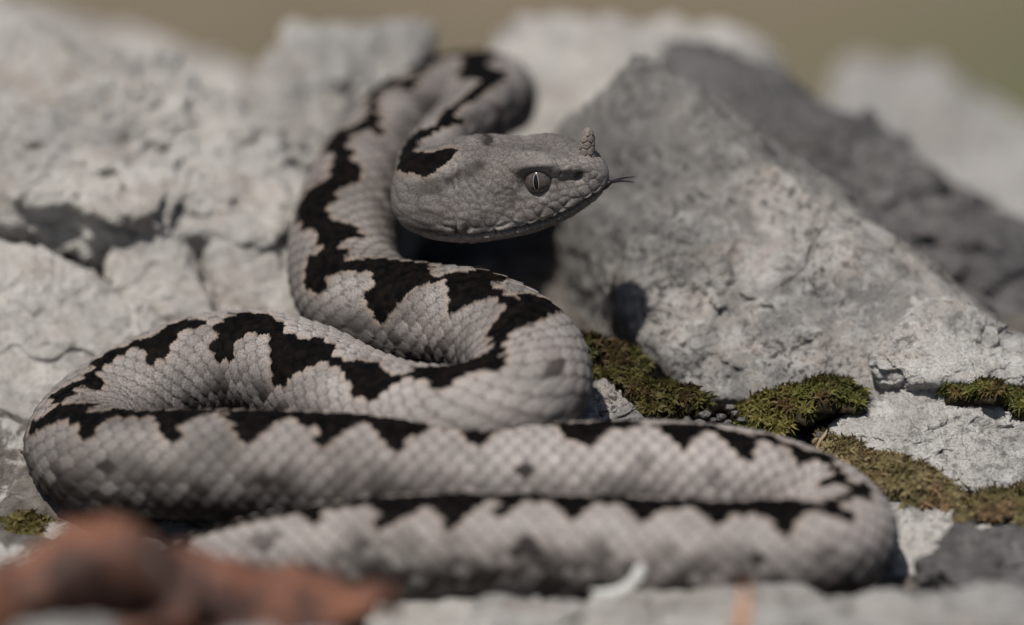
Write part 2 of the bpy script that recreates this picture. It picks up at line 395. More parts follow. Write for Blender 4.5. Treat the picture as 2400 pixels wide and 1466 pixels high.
    rock('rock', [(900, 470, 9.2), (1000, 440, 9.5), (1200, 430, 9.5), (1350, 470, 8.5), (1460, 800, 6.0), (1330, 880, 5.0), (950, 860, 5.5), (900, 700, 7), (950, 500, 12), (1350, 500, 12), (900, 1300, 9), (1450, 1300, 8)],
         M['lime_c'], 'filler rock in the hollow beneath the snake head, coloured dark for its shade', 6, 24, 10, 0.12, 0.15, 0.9, 103)  # added filler, dark in colour to give the shade of the hollow
    rock('rock', [(2165, 1290, -3.6), (2230, 1250, -3.4), (2330, 1262, -3.4), (2480, 1225, -3.4), (2150, 1345, -4.2), (2250, 1395, -4.6), (2500, 1400, -4.8), (2200, 1300, -2), (2480, 1270, -2), (2170, 1480, -3.5), (2500, 1500, -3.5)],
         M['lime_c'], 'added dark stone in place of a shade patch at the right edge, right of the snake bend', 6, 44, 14, 0.14, 0.18, 1.6, 131)  # dark stone added to stand in for a patch of shade
    # foreground stones, well before the focus plane
    fg = [((1010, 1465), 150, 70, -7.4, 'blurred grey foreground stone at the bottom, right of the brown leaf', 'lime_a'),
          ((1270, 1450), 170, 80, -7.0, 'blurred grey foreground stone at the bottom centre, left of the white chip', 'lime_d'),
          ((1490, 1450), 150, 85, -7.4, 'blurred pale foreground stone right below the white chip', 'lime_a'),
          ((1650, 1440), 120, 70, -7.9, 'blurred foreground stone left of the thin orange stem', 'lime_a'),
          ((1850, 1440), 140, 80, -8.0, 'blurred pale foreground stone right of the thin orange stem', 'lime_d'),
          ((2060, 1460), 170, 85, -8.6, 'blurred foreground stone under the right bend of the snake', 'lime_d'),
          ((2330, 1470), 230, 115, -9.0, 'large blurred pale foreground stone in the bottom right corner', 'lime_d'),
          ((640, 1512), 140, 70, -12.0, 'blurred whitish stone at the bottom edge, below the brown leaf tip', 'lime_d'),
          ((140, 1525), 150, 85, -14.0, 'blurred white stone in the bottom left corner, under the brown leaf', 'lime_d')]
    for k, ((x, y), a, b, d, lab, mt) in enumerate(fg):
        r_ = np.random.default_rng(300 + k)
        pts = []
        for an in np.linspace(0, 2 * math.pi, 9)[:-1]:
            q = r_.uniform(0.85, 1.1)
            up_ = -math.sin(an)
            pts += [(x + a * q * math.cos(an), y + b * q * math.sin(an), d + (3.0 * up_ if up_ > 0 else 0.8 * up_)), (x + 0.8 * a * q * math.cos(an), y + b * (0.9 + 0.5 * q * math.sin(an)), d + 1.5 + 1.5 * up_)]
        rock('stone', pts, M[mt], lab, 6, 18, 8, 0.16, 0.18, 1.1, 400 + k, 'stone', 'foreground stones')
build_rocks()

# ------------------------------------------------------------------ the viper
HEAD_L = 3.5
A_YAW = math.radians(16)
HEAD_F = np.array([math.cos(A_YAW), -math.sin(A_YAW), 0.10]); HEAD_F /= np.linalg.norm(HEAD_F)
HEAD_O = P(957, 432, 0.75)
HEAD_UP = np.array([-0.02, 0.0, 1.0])
Z = (0, 0, 1)

def W(v):          # right, up, away as seen by the viewer -> world
    return np.array(v[0] * RIGHT + v[1] * UP + v[2] * FWD)

def body_path():
    c = []
    for x in (3.5, 2.6, 1.8, 1.15, 0.65): c.append((HEAD_O + HEAD_F * x, 0.5, HEAD_UP))
    def add(px, py, d, r, up): c.append((P(px, py, d), r, W(up) if up is not Z else np.array([0, 0, 1.0])))
    # neck going back and away, then over and down again
    add(1002, 398, 1.5, .50, (-.25, .9, -.3))
    add(1030, 356, 2.7, .56, (-.6, .65, -.45))
    add(1080, 312, 4.0, .64, (-.66, .58, -.46))
    add(1125, 275, 5.3, .73, (-.60, .66, -.45))
    add(1146, 244, 6.6, .81, (-.2, .85, -.45))
    add(1128, 224, 7.7, .85, (.05, .92, -.35))
    add(1070, 230, 8.0, .87, (-.15, .92, -.3))
    add(1000, 260, 7.2, .88, (-.45, .82, -.35))
    add(932, 312, 5.9, .89, (-.62, .65, -.45))
    add(865, 393, 4.6, .89, (-.68, .45, -.58))
    add(820, 490, 3.4, .90, (-.62, .25, -.75))
    add(803, 585, 2.5, .91, (-.50, .30, -.80))
    # the raised coil
    add(820, 670, 1.6, .92, (-.35, .65, -.65))
    add(890, 728, .8, .93, (-.1, .93, -.35))
    add(1000, 748, .3, .94, Z)
    add(1110, 764, -.2, .94, Z)
    add(1195, 806, -.75, .94, Z)
    add(1243, 872, -1.5, .94, Z)
    add(1215, 940, -2.2, .94, Z)
    add(1110, 985, -2.35, .94, Z)
    add(960, 985, -1.7, .94, Z)
    add(830, 945, -.9, .94, Z)
    add(710, 885, -.1, .94, Z)
    add(600, 858, .45, .94, Z)
    add(480, 866, .7, .94, Z)
    add(350, 918, .7, .94, Z)
    add(245, 980, .35, .93, Z)
    add(198, 1045, -.45, .93, Z)
    add(260, 1090, -1.4, .92, Z)
    add(420, 1093, -2.0, .92, Z)
    add(700, 1097, -2.5, .92, Z)
    add(1000, 1117, -2.8, .91, Z)
    add(1300, 1122, -2.9, .90, Z)
    add(1600, 1120, -2.8, .89, Z)
    add(1800, 1150, -2.75, .88, Z)
    add(1920, 1200, -2.9, .87, Z)
    add(1968, 1252, -3.5, .86, Z)
    add(1905, 1290, -4.3, .86, Z)
    add(1720, 1302, -4.6, .86, Z)
    add(1400, 1290, -4.6, .85, Z)
    add(1000, 1284, -4.5, .84, Z)
    add(700, 1310, -4.2, .80, Z)
    add(520, 1344, -3.9, .74, Z)
    add(390, 1387, -3.7, .66, Z)
    add(250, 1435, -3.6, .50, Z)
    add(120, 1450, -3.5, .28, Z)
    add(20, 1448, -3.4, .08, Z)
    pts = np.array([a[0] for a in c]); rad = np.array([a[1] for a in c]); ups = np.array([a[2] for a in c])
    # centripetal-style Catmull-Rom, densely sampled, then resampled by arc length
    t = np.concatenate([[0], np.cumsum(np.linalg.norm(np.diff(pts, axis=0), axis=1))])
    m = np.zeros_like(pts)
    m[1:-1] = ((pts[1:-1] - pts[:-2]) / (t[1:-1] - t[:-2])[:, None] * (t[2:] - t[1:-1])[:, None] + (pts[2:] - pts[1:-1]) / (t[2:] - t[1:-1])[:, None] * (t[1:-1] - t[:-2])[:, None]) / (t[2:] - t[:-2])[:, None]
    m[0] = (pts[1] - pts[0]) / (t[1] - t[0]); m[-1] = (pts[-1] - pts[-2]) / (t[-1] - t[-2])
    tt = np.linspace(0, t[-1], 12000)
    k = np.clip(np.searchsorted(t, tt, side='right') - 1, 0, len(t) - 2)
    h = (t[k + 1] - t[k]); u = (tt - t[k]) / h
    h00, h10, h01, h11 = 2*u**3 - 3*u**2 + 1, u**3 - 2*u**2 + u, -2*u**3 + 3*u**2, u**3 - u**2
    q = h00[:, None] * pts[k] + (h10 * h)[:, None] * m[k] + h01[:, None] * pts[k + 1] + (h11 * h)[:, None] * m[k + 1]
    s = np.concatenate([[0], np.cumsum(np.linalg.norm(np.diff(q, axis=0), axis=1))])
    sm = lambda x: x * x * (3 - 2 * x)
    rr = rad[k] * (1 - sm(u)) + rad[k + 1] * sm(u)
    uu = ups[k] * (1 - sm(u))[:, None] + ups[k + 1] * sm(u)[:, None]
    ctrl_s = np.interp(t, tt, s)
    return s, q, rr, uu, ctrl_s

NC = 184
def build_viper():
    root = bpy.data.objects.new('horned_viper', None); col.objects.link(root)
    tag(root, 'grey horned viper with black zigzag stripe, coiled on the rocks with head raised', 'snake')
    s0, q0, r0, u0, ctrl_s = body_path()
    LEN = s0[-1]
    rows = np.concatenate([0.25 * (1 - np.cos(np.linspace(0.06, 1, 26) * math.pi / 2)), np.arange(0.262, HEAD_L + 0.6, 0.0165), np.arange(HEAD_L + 0.6, LEN - 0.01, 0.027)])
    rows = rows[rows < LEN]
    nr = len(rows)
    C = np.stack([np.interp(rows, s0, q0[:, i]) for i in range(3)], -1)
    R = np.interp(rows, s0, r0)
    U = np.stack([np.interp(rows, s0, u0[:, i]) for i in range(3)], -1)
    ds = 0.06
    Tn = np.stack([np.interp(rows + ds, s0, q0[:, i]) - np.interp(rows - ds, s0, q0[:, i]) for i in range(3)], -1)
    Tn[rows < ds] = -HEAD_F
    Tn /= np.linalg.norm(Tn, axis=1, keepdims=True)
    N = U - (U * Tn).sum(-1)[:, None] * Tn
    for _ in range(3):                                     # keep the frame from twisting abruptly
        k = 41; pad = np.pad(N, ((k // 2, k // 2), (0, 0)), mode='edge')
        cs = np.cumsum(np.vstack([np.zeros((1, 3)), pad]), axis=0); N = (cs[k:] - cs[:-k]) / k
        N -= (N * Tn).sum(-1)[:, None] * Tn; N /= np.linalg.norm(N, axis=1, keepdims=True)
    B = np.cross(Tn, N)
    th = (np.arange(NC) / NC) * 2 * math.pi - math.pi
    th = np.where(th < -math.pi, th + 2 * math.pi, th)
    # ---- body section: round back, flattened belly
    cy = np.sin(th)[None, :] * R[:, None] * 1.05
    cz = np.cos(th)[None, :] * R[:, None] * 0.96
    cz = np.where(cz < -0.6 * R[:, None], -0.6 * R[:, None] + (cz + 0.6 * R[:, None]) * 0.55, cz)
    # ---- head section: stations from neck to snout; top, brow, cheek, lip, chin
    st = [(-0.9, .46, (.36, .33), (.52, 0), (.38, -.34), -.46),
          (-0.2, .48, (.40, .34), (.54, -.04), (.42, -.40), -.52),
          (0.3, .58, (.52, .42), (.78, -.12), (.62, -.54), -.66),
          (0.8, .76, (.66, .54), (1.04, -.12), (.88, -.70), -.87),
          (1.3, .81, (.68, .63), (1.04, -.10), (.88, -.71), -.90),
          (1.8, .76, (.60, .61), (.94, -.06), (.80, -.66), -.82),
          (2.2, .65, (.61, .60), (.80, -.02), (.68, -.61), -.78),
          (2.6, .61, (.55, .57), (.67, .02), (.56, -.50), -.65),
          (2.9, .60, (.47, .54), (.55, .05), (.45, -.38), -.52),
          (3.15, .56, (.40, .48), (.44, .08), (.36, -.22), -.34),
          (3.35, .48, (.30, .39), (.36, .10), (.28, -.12), -.22),
          (3.6, .44, (.27, .35), (.32, .12), (.24, -.06), -.14)]
    sx = np.array([a[0] for a in st])
    vals = np.array([[a[1], *a[2], *a[3], *a[4], a[5]] for a in st])
    hx = HEAD_L - rows
    hv = np.stack([np.interp(hx, sx, vals[:, i]) for i in range(8)], -1)
    k = 15                                                   # round the stations off
    for _ in range(2):
        pad = np.pad(hv, ((k // 2, k // 2), (0, 0)), mode='edge'); cs = np.cumsum(np.vstack([np.zeros((1, 8)), pad]), axis=0); hv2 = (cs[k:] - cs[:-k]) / k
        hv = np.where((rows > 0.3)[:, None], hv2, hv)
    tk = np.array([-.22, 0, .22, .5, .78, 1, 1.22])
    ta = np.abs(th) / math.pi
    zero = np.zeros(nr)
    ky = np.stack([-hv[:, 1], zero, hv[:, 1], hv[:, 3], hv[:, 5], zero, -hv[:, 5]], -1)
    kz = np.stack([hv[:, 2], hv[:, 0], hv[:, 2], hv[:, 4], hv[:, 6], hv[:, 7], hv[:, 6]], -1)
    def crom(kn):
        mm = np.zeros_like(kn); mm[:, 1:-1] = (kn[:, 2:] - kn[:, :-2]) / (tk[2:] - tk[:-2])
        i = np.clip(np.searchsorted(tk, ta, side='right') - 1, 1, 4); h = tk[i + 1] - tk[i]; u = (ta - tk[i]) / h
        a, b, c, d = 2*u**3 - 3*u**2 + 1, u**3 - 2*u**2 + u, -2*u**3 + 3*u**2, u**3 - u**2
        return a * kn[:, i] + b * h * mm[:, i] + c * kn[:, i + 1] + d * h * mm[:, i + 1]
    hy = crom(ky) * np.sign(th + 1e-9); hz = crom(kz)
    tip = np.where(rows < 0.28, np.sqrt(np.clip(1 - (1 - rows / 0.28) ** 2, 0, 1)), 1.0)[:, None]
    hy = hy * tip; hz = 0.14 + (hz - 0.14) * tip
    w = np.clip((rows - 3.2) / 1.0, 0, 1); w = (w * w * (3 - 2 * w))[:, None]
    Yv = hy * (1 - w) + cy * w; Zv = hz * (1 - w) + cz * w
    # side sign: on the head the viewer's side is where B points towards the viewer
    V = C[:, None, :] + B[:, None, :] * Yv[..., None] + N[:, None, :] * Zv[..., None]
    head = (rows < HEAD_L + 0.5)
    X2 = np.broadcast_to(hx[:, None], Yv.shape)

    def normals(V):
        da = np.empty_like(V); da[1:-1] = V[2:] - V[:-2]; da[0] = V[1] - V[0]; da[-1] = V[-1] - V[-2]
        db = np.roll(V, -1, 1) - np.roll(V, 1, 1)
        n = np.cross(db, da); n /= np.linalg.norm(n, axis=-1, keepdims=True) + 1e-12
        flip = ((n * (V - C[:, None, :])).sum(-1).mean() < 0)
        return -n if flip else n
    Nn = normals(V)
    # ---- head relief: brow shelf, eye socket, nostril, mouth line, jaw muscle
    ay = np.abs(Yv); disp = np.zeros_like(Yv)
    EX, EZ = 2.44, 0.26
    g = lambda a, s_: np.exp(-(a / s_) ** 2)
    hm = (X2 > -0.3)
    brow = np.exp(-(np.abs(X2 - 2.42) / .34) ** 4)
    disp += hm * 0.115 * brow * np.exp(-(np.abs(Zv - 0.51) / .070) ** 2) * (ay > 0.25)           # brow shelf
    disp += hm * 0.10 * np.exp(-((X2 - 2.40) / .34) ** 2) * g(ay - 0.46, .14) * (Zv > 0.5)      # brows stand above the crown
    disp -= hm * 0.135 * np.exp(-(np.hypot(X2 - EX, Zv - EZ) / .25) ** 4) * (ay > 0.3)               # socket
    disp -= hm * 0.075 * g(X2 - 2.95, .24) * g(Zv - 0.22, .15) * (ay > 0.2)           # hollow before the eye
    disp -= hm * 0.15 * g(X2 - 3.13, .075) * g(Zv - 0.27, .075) * (ay > 0.2)         # nostril
    disp += hm * 0.045 * np.exp(-((X2 - 2.85) / .32) ** 2) * np.exp(-((Zv - 0.46) / .07) ** 2) * (ay > 0.2)      # ridge from brow to snout
    disp -= hm * 0.06 * np.exp(-((X2 - 2.0) / .4) ** 2) * np.exp(-((Zv - 0.05) / .2) ** 2) * (ay > 0.3)        # hollow behind the eye
    mz = np.interp(X2, [0.6, 1.0, 1.6, 2.1, 2.6, 3.0, 3.25, 3.5], [-.50, -.56, -.56, -.52, -.43, -.28, -.14, -.06])
    disp -= hm * 0.09 * g(Zv - mz, .030) * np.clip((X2 - 0.6) / 0.5, 0, 1)           # mouth line
    disp += hm * 0.05 * g(X2 - 1.0, .5) * g(Zv + .25, .25) * (ay > 0.3)
    disp -= hm * 0.05 * g(X2 - 1.75, .30) * g(ay, .22) * (Zv > 0.3)                   # dip of the crown
    # ---- scales of the body
    U1 = np.concatenate([[0], np.cumsum(np.diff(rows) / (0.285 * (0.25 + 0.75 * (R / .92))[1:]))])
    rowp = 1.66 * math.pi / 27
    uu = np.broadcast_to(U1[:, None], Yv.shape); vv = np.broadcast_to((th / rowp)[None, :], Yv.shape)
    best = np.full(Yv.shape, -0.6); cu = uu.copy(); cv = vv.copy()
    k0 = np.round(vv)
    for dk in (-1, 0, 1):
        kk = k0 + dk
        off = 0.5 * (np.abs(kk) % 2)
        m0 = np.floor(uu - off)
        for dm in (0, -1):
            mm = m0 + dm
            a = uu - off - mm; b = vv - kk
            wd = 0.93 * np.sqrt(np.clip(1 - (np.clip((a - 0.25) / 1.22, 0, 1)) ** 1.9, 0, 1)) * np.clip(a * 3 + .4, 0, 1)
            bw = np.abs(b) / np.maximum(wd, 1e-3)
            hgt = 0.80 * a - 0.16 * bw ** 3 + 0.22 * np.exp(-(b / 0.11) ** 2) * np.clip(1.2 - a, 0, 1)
            ok = (bw < 1) & (hgt > best)
            best = np.where(ok, hgt, best); cu = np.where(ok, mm + off + 0.7, cu); cv = np.where(ok, kk, cv)
    edge = np.clip((0.12 - best) / 0.5, 0, 1)
    belly = np.clip((np.abs(th) / math.pi - 0.80) / 0.05, 0, 1)[None, :]
    bsc = np.clip((rows - 2.6) / 1.3, 0, 1)[:, None]
    disp += bsc * (1 - belly) * 0.050 * (best - 0.4) * np.clip(R / .9, .3, 1)[:, None]
    # ---- small scales of the head
    hi = np.where(rows < HEAD_L + 0.6)[0]
    hvts = V[hi].reshape(-1, 3)
    loc = np.stack([X2[hi].ravel() * 0.72, Yv[hi].ravel(), Zv[hi].ravel()], -1)
    r_ = np.random.default_rng(5); order = r_.permutation(len(loc))[:26000]
    chosen = []
    cellmap = {}
    lipd = np.abs(Zv[hi].ravel() - mz[hi].ravel() - 0.10)
    def spacing(i):
        if lipd[i] < 0.13 and abs(loc[i, 1]) > 0.12: return 0.20
        return 0.105 + 0.02 * (loc[i, 0] < 1.0)
    for i in order:
        p = loc[i]; sp = spacing(i); c0 = tuple(np.floor(p / 0.21).astype(int)); ok = True
        for dx in (-1, 0, 1):
            for dy in (-1, 0, 1):
                for dz in (-1, 0, 1):
                    for q in cellmap.get((c0[0] + dx, c0[1] + dy, c0[2] + dz), ()):
                        e = p - q
                        if e @ e < sp * sp: ok = False; break
                    if not ok: break
                if not ok: break
            if not ok: break
        if ok: cellmap.setdefault(c0, []).append(p); chosen.append(p)
    kd = kdtree.KDTree(len(chosen))
    for i, p in enumerate(chosen): kd.insert(p, i)
    kd.balance()
    hgap = np.zeros(len(loc)); htilt = np.zeros(len(loc))
    for i, p in enumerate(loc):
        n2 = kd.find_n(p, 2)
        hgap[i] = n2[1][2] - n2[0][2]; htilt[i] = n2[0][0][0] - p[0]
    hg = np.zeros_like(Yv); hg[hi] = hgap.reshape(len(hi), NC); ht = np.zeros_like(Yv); ht[hi] = htilt.reshape(len(hi), NC)
    hsc = (1 - bsc) * np.clip(rows / 0.10, 0, 1)[:, None]
    dome = 1 - np.exp(-(np.clip(hg, 0, 1) / 0.045) ** 1.3)
    eyed = np.hypot((X2 - EX), (Zv - EZ))
    hsc = hsc * np.clip((eyed - 0.2) / 0.08, 0, 1)
    hsc = hsc * (1 - 0.85 * np.exp(-((X2 - 2.42) / .30) ** 4) * np.exp(-((Zv - 0.54) / .10) ** 2) * (ay > .3))
    lip = np.exp(-((Zv - mz - 0.10) / .11) ** 2) * (X2 > 0.8)
    disp += hsc * (1 + 1.4 * lip) * (0.015 * (dome - 0.7) + 0.16 * np.clip(ht, -.08, .08) * dome)
    lowp = best.copy()
    for ax in (0, 1): lowp = sum(np.roll(lowp, i, ax) for i in range(-2, 3)) / 5
    edge = np.clip((lowp - best) * 3.5, 0, 1) * bsc * (1 - belly) + hsc * 0.75 * np.exp(-(hg / 0.016) ** 2) + hm * np.exp(-((Zv - mz) / .030) ** 2) * np.clip((X2 - 0.7) / 0.5, 0, 1) * 0.9
    Vd = V + Nn * disp[..., None]

    # ---- pattern: the zigzag is a polygon in body coordinates (length along the body, angle from the back ridge)
    pix, dep = project(V)
    facing = ((EYE - V) * Nn).sum(-1) > 0
    def pick(px, py, a, b):
        i = np.where((rows >= a) & (rows <= b))[0]
        d = np.hypot(pix[i, :, 0] - px, pix[i, :, 1] - py) + dep[i] * 2.0 + np.where(facing[i], 0, 60)
        j = np.unravel_index(np.argmin(d), d.shape)
        return rows[i[j[0]]], th[j[1]]
    def cs(i): return ctrl_s[i]
    # photograph crops the outlines were read from: origin and enlargement
    def crop(ox, oy, k, pts): return [(ox + x / k, oy + y / k) for x, y in pts]
    c2 = lambda p: crop(640, 80, 2.617, p); c3 = lambda p: crop(640, 560, 3.0, p); c4 = lambda p: crop(0, 680, 2.444, p)
    c5 = lambda p: crop(800, 940, 2.7875, p); c6 = lambda p: crop(1500, 900, 2.59, p); c7 = lambda p: crop(0, 1080, 2.4, p)
    sA, sTop, sB, sC, sD, sE, sF = (cs(5), cs(10)), (cs(8), cs(13)), (cs(11), cs(18)), (cs(16), cs(27)), (cs(25), cs(34)), (cs(33), cs(42)), (cs(41), cs(50))
    chainP = [(c2([(900, 700), (960, 640), (1030, 600), (1180, 560), (1100, 500), (1180, 440), (1290, 370), (1400, 320)]), sA),
              (c2([(1435, 250), (1360, 215), (1270, 190), (1215, 110)]), sTop),
              (c2([(920, 230), (820, 280), (730, 260), (650, 310), (590, 380), (600, 430), (570, 520), (480, 570), (390, 600), (330, 680), (310, 700), (380, 760), (370, 840), (340, 880), (230, 950), (170, 1030), (150, 1110), (200, 1180), (270, 1210), (300, 1290), (240, 1350), (210, 1420)]), sB),
              (c3([(220, 250), (220, 320), (260, 385), (330, 360), (350, 300), (370, 260), (450, 240), (560, 235), (720, 240), (710, 290), (670, 330), (650, 410), (640, 450), (680, 500), (690, 550), (735, 590), (760, 560), (820, 520), (860, 450), (890, 390), (960, 340), (1080, 320), (1210, 290), (1230, 330), (1215, 380), (1195, 440), (1190, 520), (1220, 555), (1290, 530), (1320, 500), (1400, 460), (1520, 430), (1640, 440), (1640, 500), (1580, 560), (1530, 610), (1510, 680), (1550, 710), (1530, 770), (1450, 830), (1330, 860), (1180, 880), (1010, 900), (980, 950), (930, 975), (850, 960), (790, 920), (750, 890)]), sC),
              (c4([(1955, 400), (1890, 290), (1740, 290), (1650, 250), (1620, 190), (1560, 140), (1380, 150), (1300, 190), (1190, 180), (1130, 150), (930, 240), (740, 310), (560, 390), (570, 440), (500, 500), (420, 530), (300, 590), (250, 620), (350, 640), (280, 690), (180, 780), (180, 830), (280, 770), (390, 740), (430, 760)]), sD),
              (c4([(410, 830), (420, 870), (480, 880), (510, 830), (560, 780), (640, 740), (740, 720), (830, 725), (865, 760), (870, 830), (910, 865), (980, 850), (1020, 800), (1080, 740), (1170, 715), (1270, 725), (1340, 770), (1360, 840), (1400, 870), (1460, 850), (1500, 800), (1540, 760), (1620, 745), (1720, 755), (1780, 790), (1810, 860), (1860, 900), (1910, 880), (1945, 800)])
               + c5([(10, 190), (60, 165), (150, 160), (230, 180), (265, 220), (280, 270), (340, 305), (370, 270), (420, 230), (500, 200), (600, 180), (700, 180), (750, 215), (770, 270), (830, 300), (870, 280), (930, 220), (1000, 180), (1100, 160), (1220, 155), (1320, 165), (1400, 200), (1440, 250), (1530, 280), (1560, 300), (1620, 260), (1680, 200), (1800, 175), (1920, 165), (1960, 170)])
               + c6([(30, 265), (100, 290), (160, 330), (180, 390), (230, 425), (280, 400), (310, 330), (360, 300), (440, 300), (520, 340), (570, 390), (600, 440), (630, 455), (660, 420), (690, 370), (740, 350), (820, 355), (880, 390), (890, 450), (900, 520), (960, 510), (1010, 470), (1090, 465), (1150, 490), (1150, 540), (1090, 590), (1075, 630), (1130, 620), (1200, 600), (1250, 620), (1240, 660), (1170, 690), (1130, 710)]), sE)]
    chainQ = [(c2([(790, 720), (830, 650), (890, 600), (960, 580), (1010, 560), (1035, 500), (1100, 440), (1180, 370), (1250, 300)]), sA),
              (c2([(1140, 310), (1115, 270), (1150, 210), (1120, 150), (1040, 165)]), sTop),
              (c2([(960, 210), (900, 280), (860, 330), (850, 370), (820, 380), (790, 340), (730, 320), (680, 350), (640, 420), (660, 500), (680, 560), (690, 620), (660, 630), (610, 590), (560, 580), (500, 620), (470, 670), (480, 720), (500, 760), (550, 810), (560, 860), (545, 910), (480, 930), (390, 970), (345, 1040), (340, 1090), (390, 1130), (470, 1160), (530, 1210), (600, 1280), (540, 1250), (460, 1260), (410, 1310), (415, 1350), (470, 1380), (560, 1385), (700, 1388)]), sB),
              (c3([(870, 165), (1060, 180), (1085, 230), (1150, 275), (1180, 270), (1310, 245), (1390, 190), (1450, 180), (1600, 190), (1630, 215), (1600, 270), (1545, 330), (1555, 365), (1650, 400), (1880, 405), (1930, 420), (1985, 470), (1930, 520), (1800, 580), (1720, 620), (1670, 690), (1650, 760), (1680, 850), (1660, 920), (1580, 950), (1510, 910), (1420, 940), (1320, 980), (1280, 1030), (1190, 1040), (1160, 1025), (1060, 1000), (940, 1000), (860, 1030), (790, 1060), (770, 1120), (690, 1155), (600, 1140), (545, 1110), (555, 1050), (530, 960), (510, 920)]), sC),
              (c4([(1900, 430), (1820, 440), (1700, 460), (1670, 510), (1660, 560), (1620, 575), (1560, 530), (1550, 480), (1580, 420), (1560, 350), (1575, 290), (1500, 265), (1400, 280), (1370, 310), (1340, 350), (1345, 400), (1300, 420), (1250, 420), (1225, 330), (1240, 280), (1215, 230), (1190, 215), (1100, 230), (1010, 290), (980, 340), (960, 400), (910, 410), (850, 390), (820, 350), (740, 345), (680, 380), (600, 430), (575, 470), (620, 540), (600, 570), (540, 560), (460, 560), (400, 610), (375, 640), (480, 645), (570, 662), (490, 690), (600, 700), (720, 690)]), sD),
              (c6([(20, 240), (310, 250), (380, 240), (460, 250), (500, 285), (600, 310), (720, 305), (820, 320), (860, 350), (950, 390), (1050, 405), (1130, 430), (1170, 470), (1180, 530), (1280, 590), (1400, 630), (1440, 660), (1270, 680), (1250, 720), (1290, 790)]), sE),
              (c6([(1320, 850), (1270, 800), (1200, 780), (1080, 770), (1000, 800), (980, 860), (940, 915), (900, 880), (860, 820), (780, 790), (660, 780), (560, 800), (540, 860), (490, 885), (440, 840), (400, 780), (300, 760), (150, 770), (80, 830), (30, 840)])
               + c5([(1960, 760), (1930, 710), (1860, 680), (1700, 675), (1600, 700), (1560, 760), (1520, 800), (1480, 750), (1460, 680), (1380, 650), (1250, 660), (1150, 710), (1090, 770), (1045, 790), (1040, 720), (1035, 650), (980, 660), (850, 720), (760, 780), (700, 810), (685, 740), (650, 690), (560, 685), (450, 730), (370, 790), (320, 830), (280, 780), (240, 700), (170, 670), (80, 665)])
               + c7([(1880, 280), (1800, 350), (1755, 370), (1700, 310), (1650, 280), (1500, 300), (1350, 350), (1280, 400), (1230, 400), (1220, 360)]), sF)]
    def chain(lst, sign):
        pts = []
        for seg, (a, b) in lst:
            for x, y in seg:
                s_, t_ = pick(x, y, a, b)
                pts.append((s_, min(t_ * 1.15, -0.05) if a >= cs(41) else t_))
        out = [pts[0]]
        for p in pts[1:]:
            gap = p[0] - out[-1][0]
            if gap < -0.9: continue
            if gap > 1.3:                                    # out of sight: the zigzag simply goes on
                k = int(gap / 0.45)
                for i in range(1, k): out.append((out[-1][0] + 0.45, sign * (0.22 + 0.34 * (i % 3 == (1 if sign > 0 else 2)))))
            out.append(p)
        while out[-1][0] < LEN - 0.6:
            i = len(out); out.append((out[-1][0] + 0.4, sign * (0.22 + 0.34 * (i % 3 == (1 if sign > 0 else 2)))))
        return out
    poly = chain(chainP, 1) + chain(chainQ, -1)[::-1]
    poly = np.array(poly); pn = np.roll(poly, -1, 0)
    # sample the pattern at the scale's own place, so that its edge runs along scale edges
    ss = rows[:, None] + ((cu - uu) * 0.285 * 0.78) * bsc; tt = th[None, :] + ((cv - vv) * rowp * 0.78) * bsc
    inside = np.zeros(Yv.shape, dtype=bool)
    for (s1, t1), (s2, t2) in zip(poly, pn):
        lo, hi_ = min(s1, s2), max(s1, s2)
        i0, i1 = np.searchsorted(rows, lo - 0.3), np.searchsorted(rows, hi_ + 0.3)
        if i1 <= i0 or hi_ - lo < 1e-9: continue
        S, T_ = ss[i0:i1], tt[i0:i1]
        cr = ((s1 > S) != (s2 > S)) & (T_ < (t2 - t1) * (S - s1) / (s2 - s1) + t1)
        inside[i0:i1] ^= cr
    dark = inside.astype(float)
    def blob(a, px, py, sr, tr, amt, s_rng, pw=2.0):
        s_, t_ = pick(px, py, *s_rng)
        e = np.abs((ss - s_) / sr) ** pw + np.abs((tt - t_) / tr) ** pw
        return np.maximum(a, amt * np.clip(1.6 - e, 0, 1))
    hs = (0.3, cs(8))
    def fill(points, s_rng):
        pg = np.array([pick(x, y, *s_rng) for x, y in points]); ins = np.zeros(Yv.shape, dtype=bool)
        for (s1, t1), (s2, t2) in zip(pg, np.roll(pg, -1, 0)):
            if abs(s2 - s1) < 1e-9: continue
            ins ^= ((s1 > ss) != (s2 > ss)) & (tt < (t2 - t1) * (ss - s1) / (s2 - s1) + t1)
        return ins.astype(float)
    dark = np.maximum(dark, fill([(936, 372), (944, 402), (975, 409), (1003, 413), (1022, 402), (1048, 384), (1074, 350), (1050, 346), (1010, 358), (984, 356), (962, 348)], (2.0, cs(6))))
    dark = blob(dark, 962, 350, .3, .35, 1.0, (cs(5) - .3, cs(8)))
    dark = blob(dark, 968, 335, .25, .3, 1.0, (cs(5) - .3, cs(8)))
    mott_shade = np.zeros_like(dark)
    wob = 0.25 + 1.2 * np.clip(vnoise(np.stack([ss.ravel() * 4, tt.ravel() * 4.5, np.zeros(ss.size)], -1), 4).reshape(ss.shape) * .5 + .5, 0, 1)
    def blur(a, n):
        for ax in (0, 1):
            a = sum(np.roll(a, i, ax) for i in range(-n, n + 1)) / (2 * n + 1)
        return a
    grain = np.clip(0.75 + 0.7 * vnoise(np.stack([rows[:, None] * 9 + 0 * tt, tt * 9, 0 * tt], -1).reshape(-1, 3), 14).reshape(tt.shape), 0, 1.15)
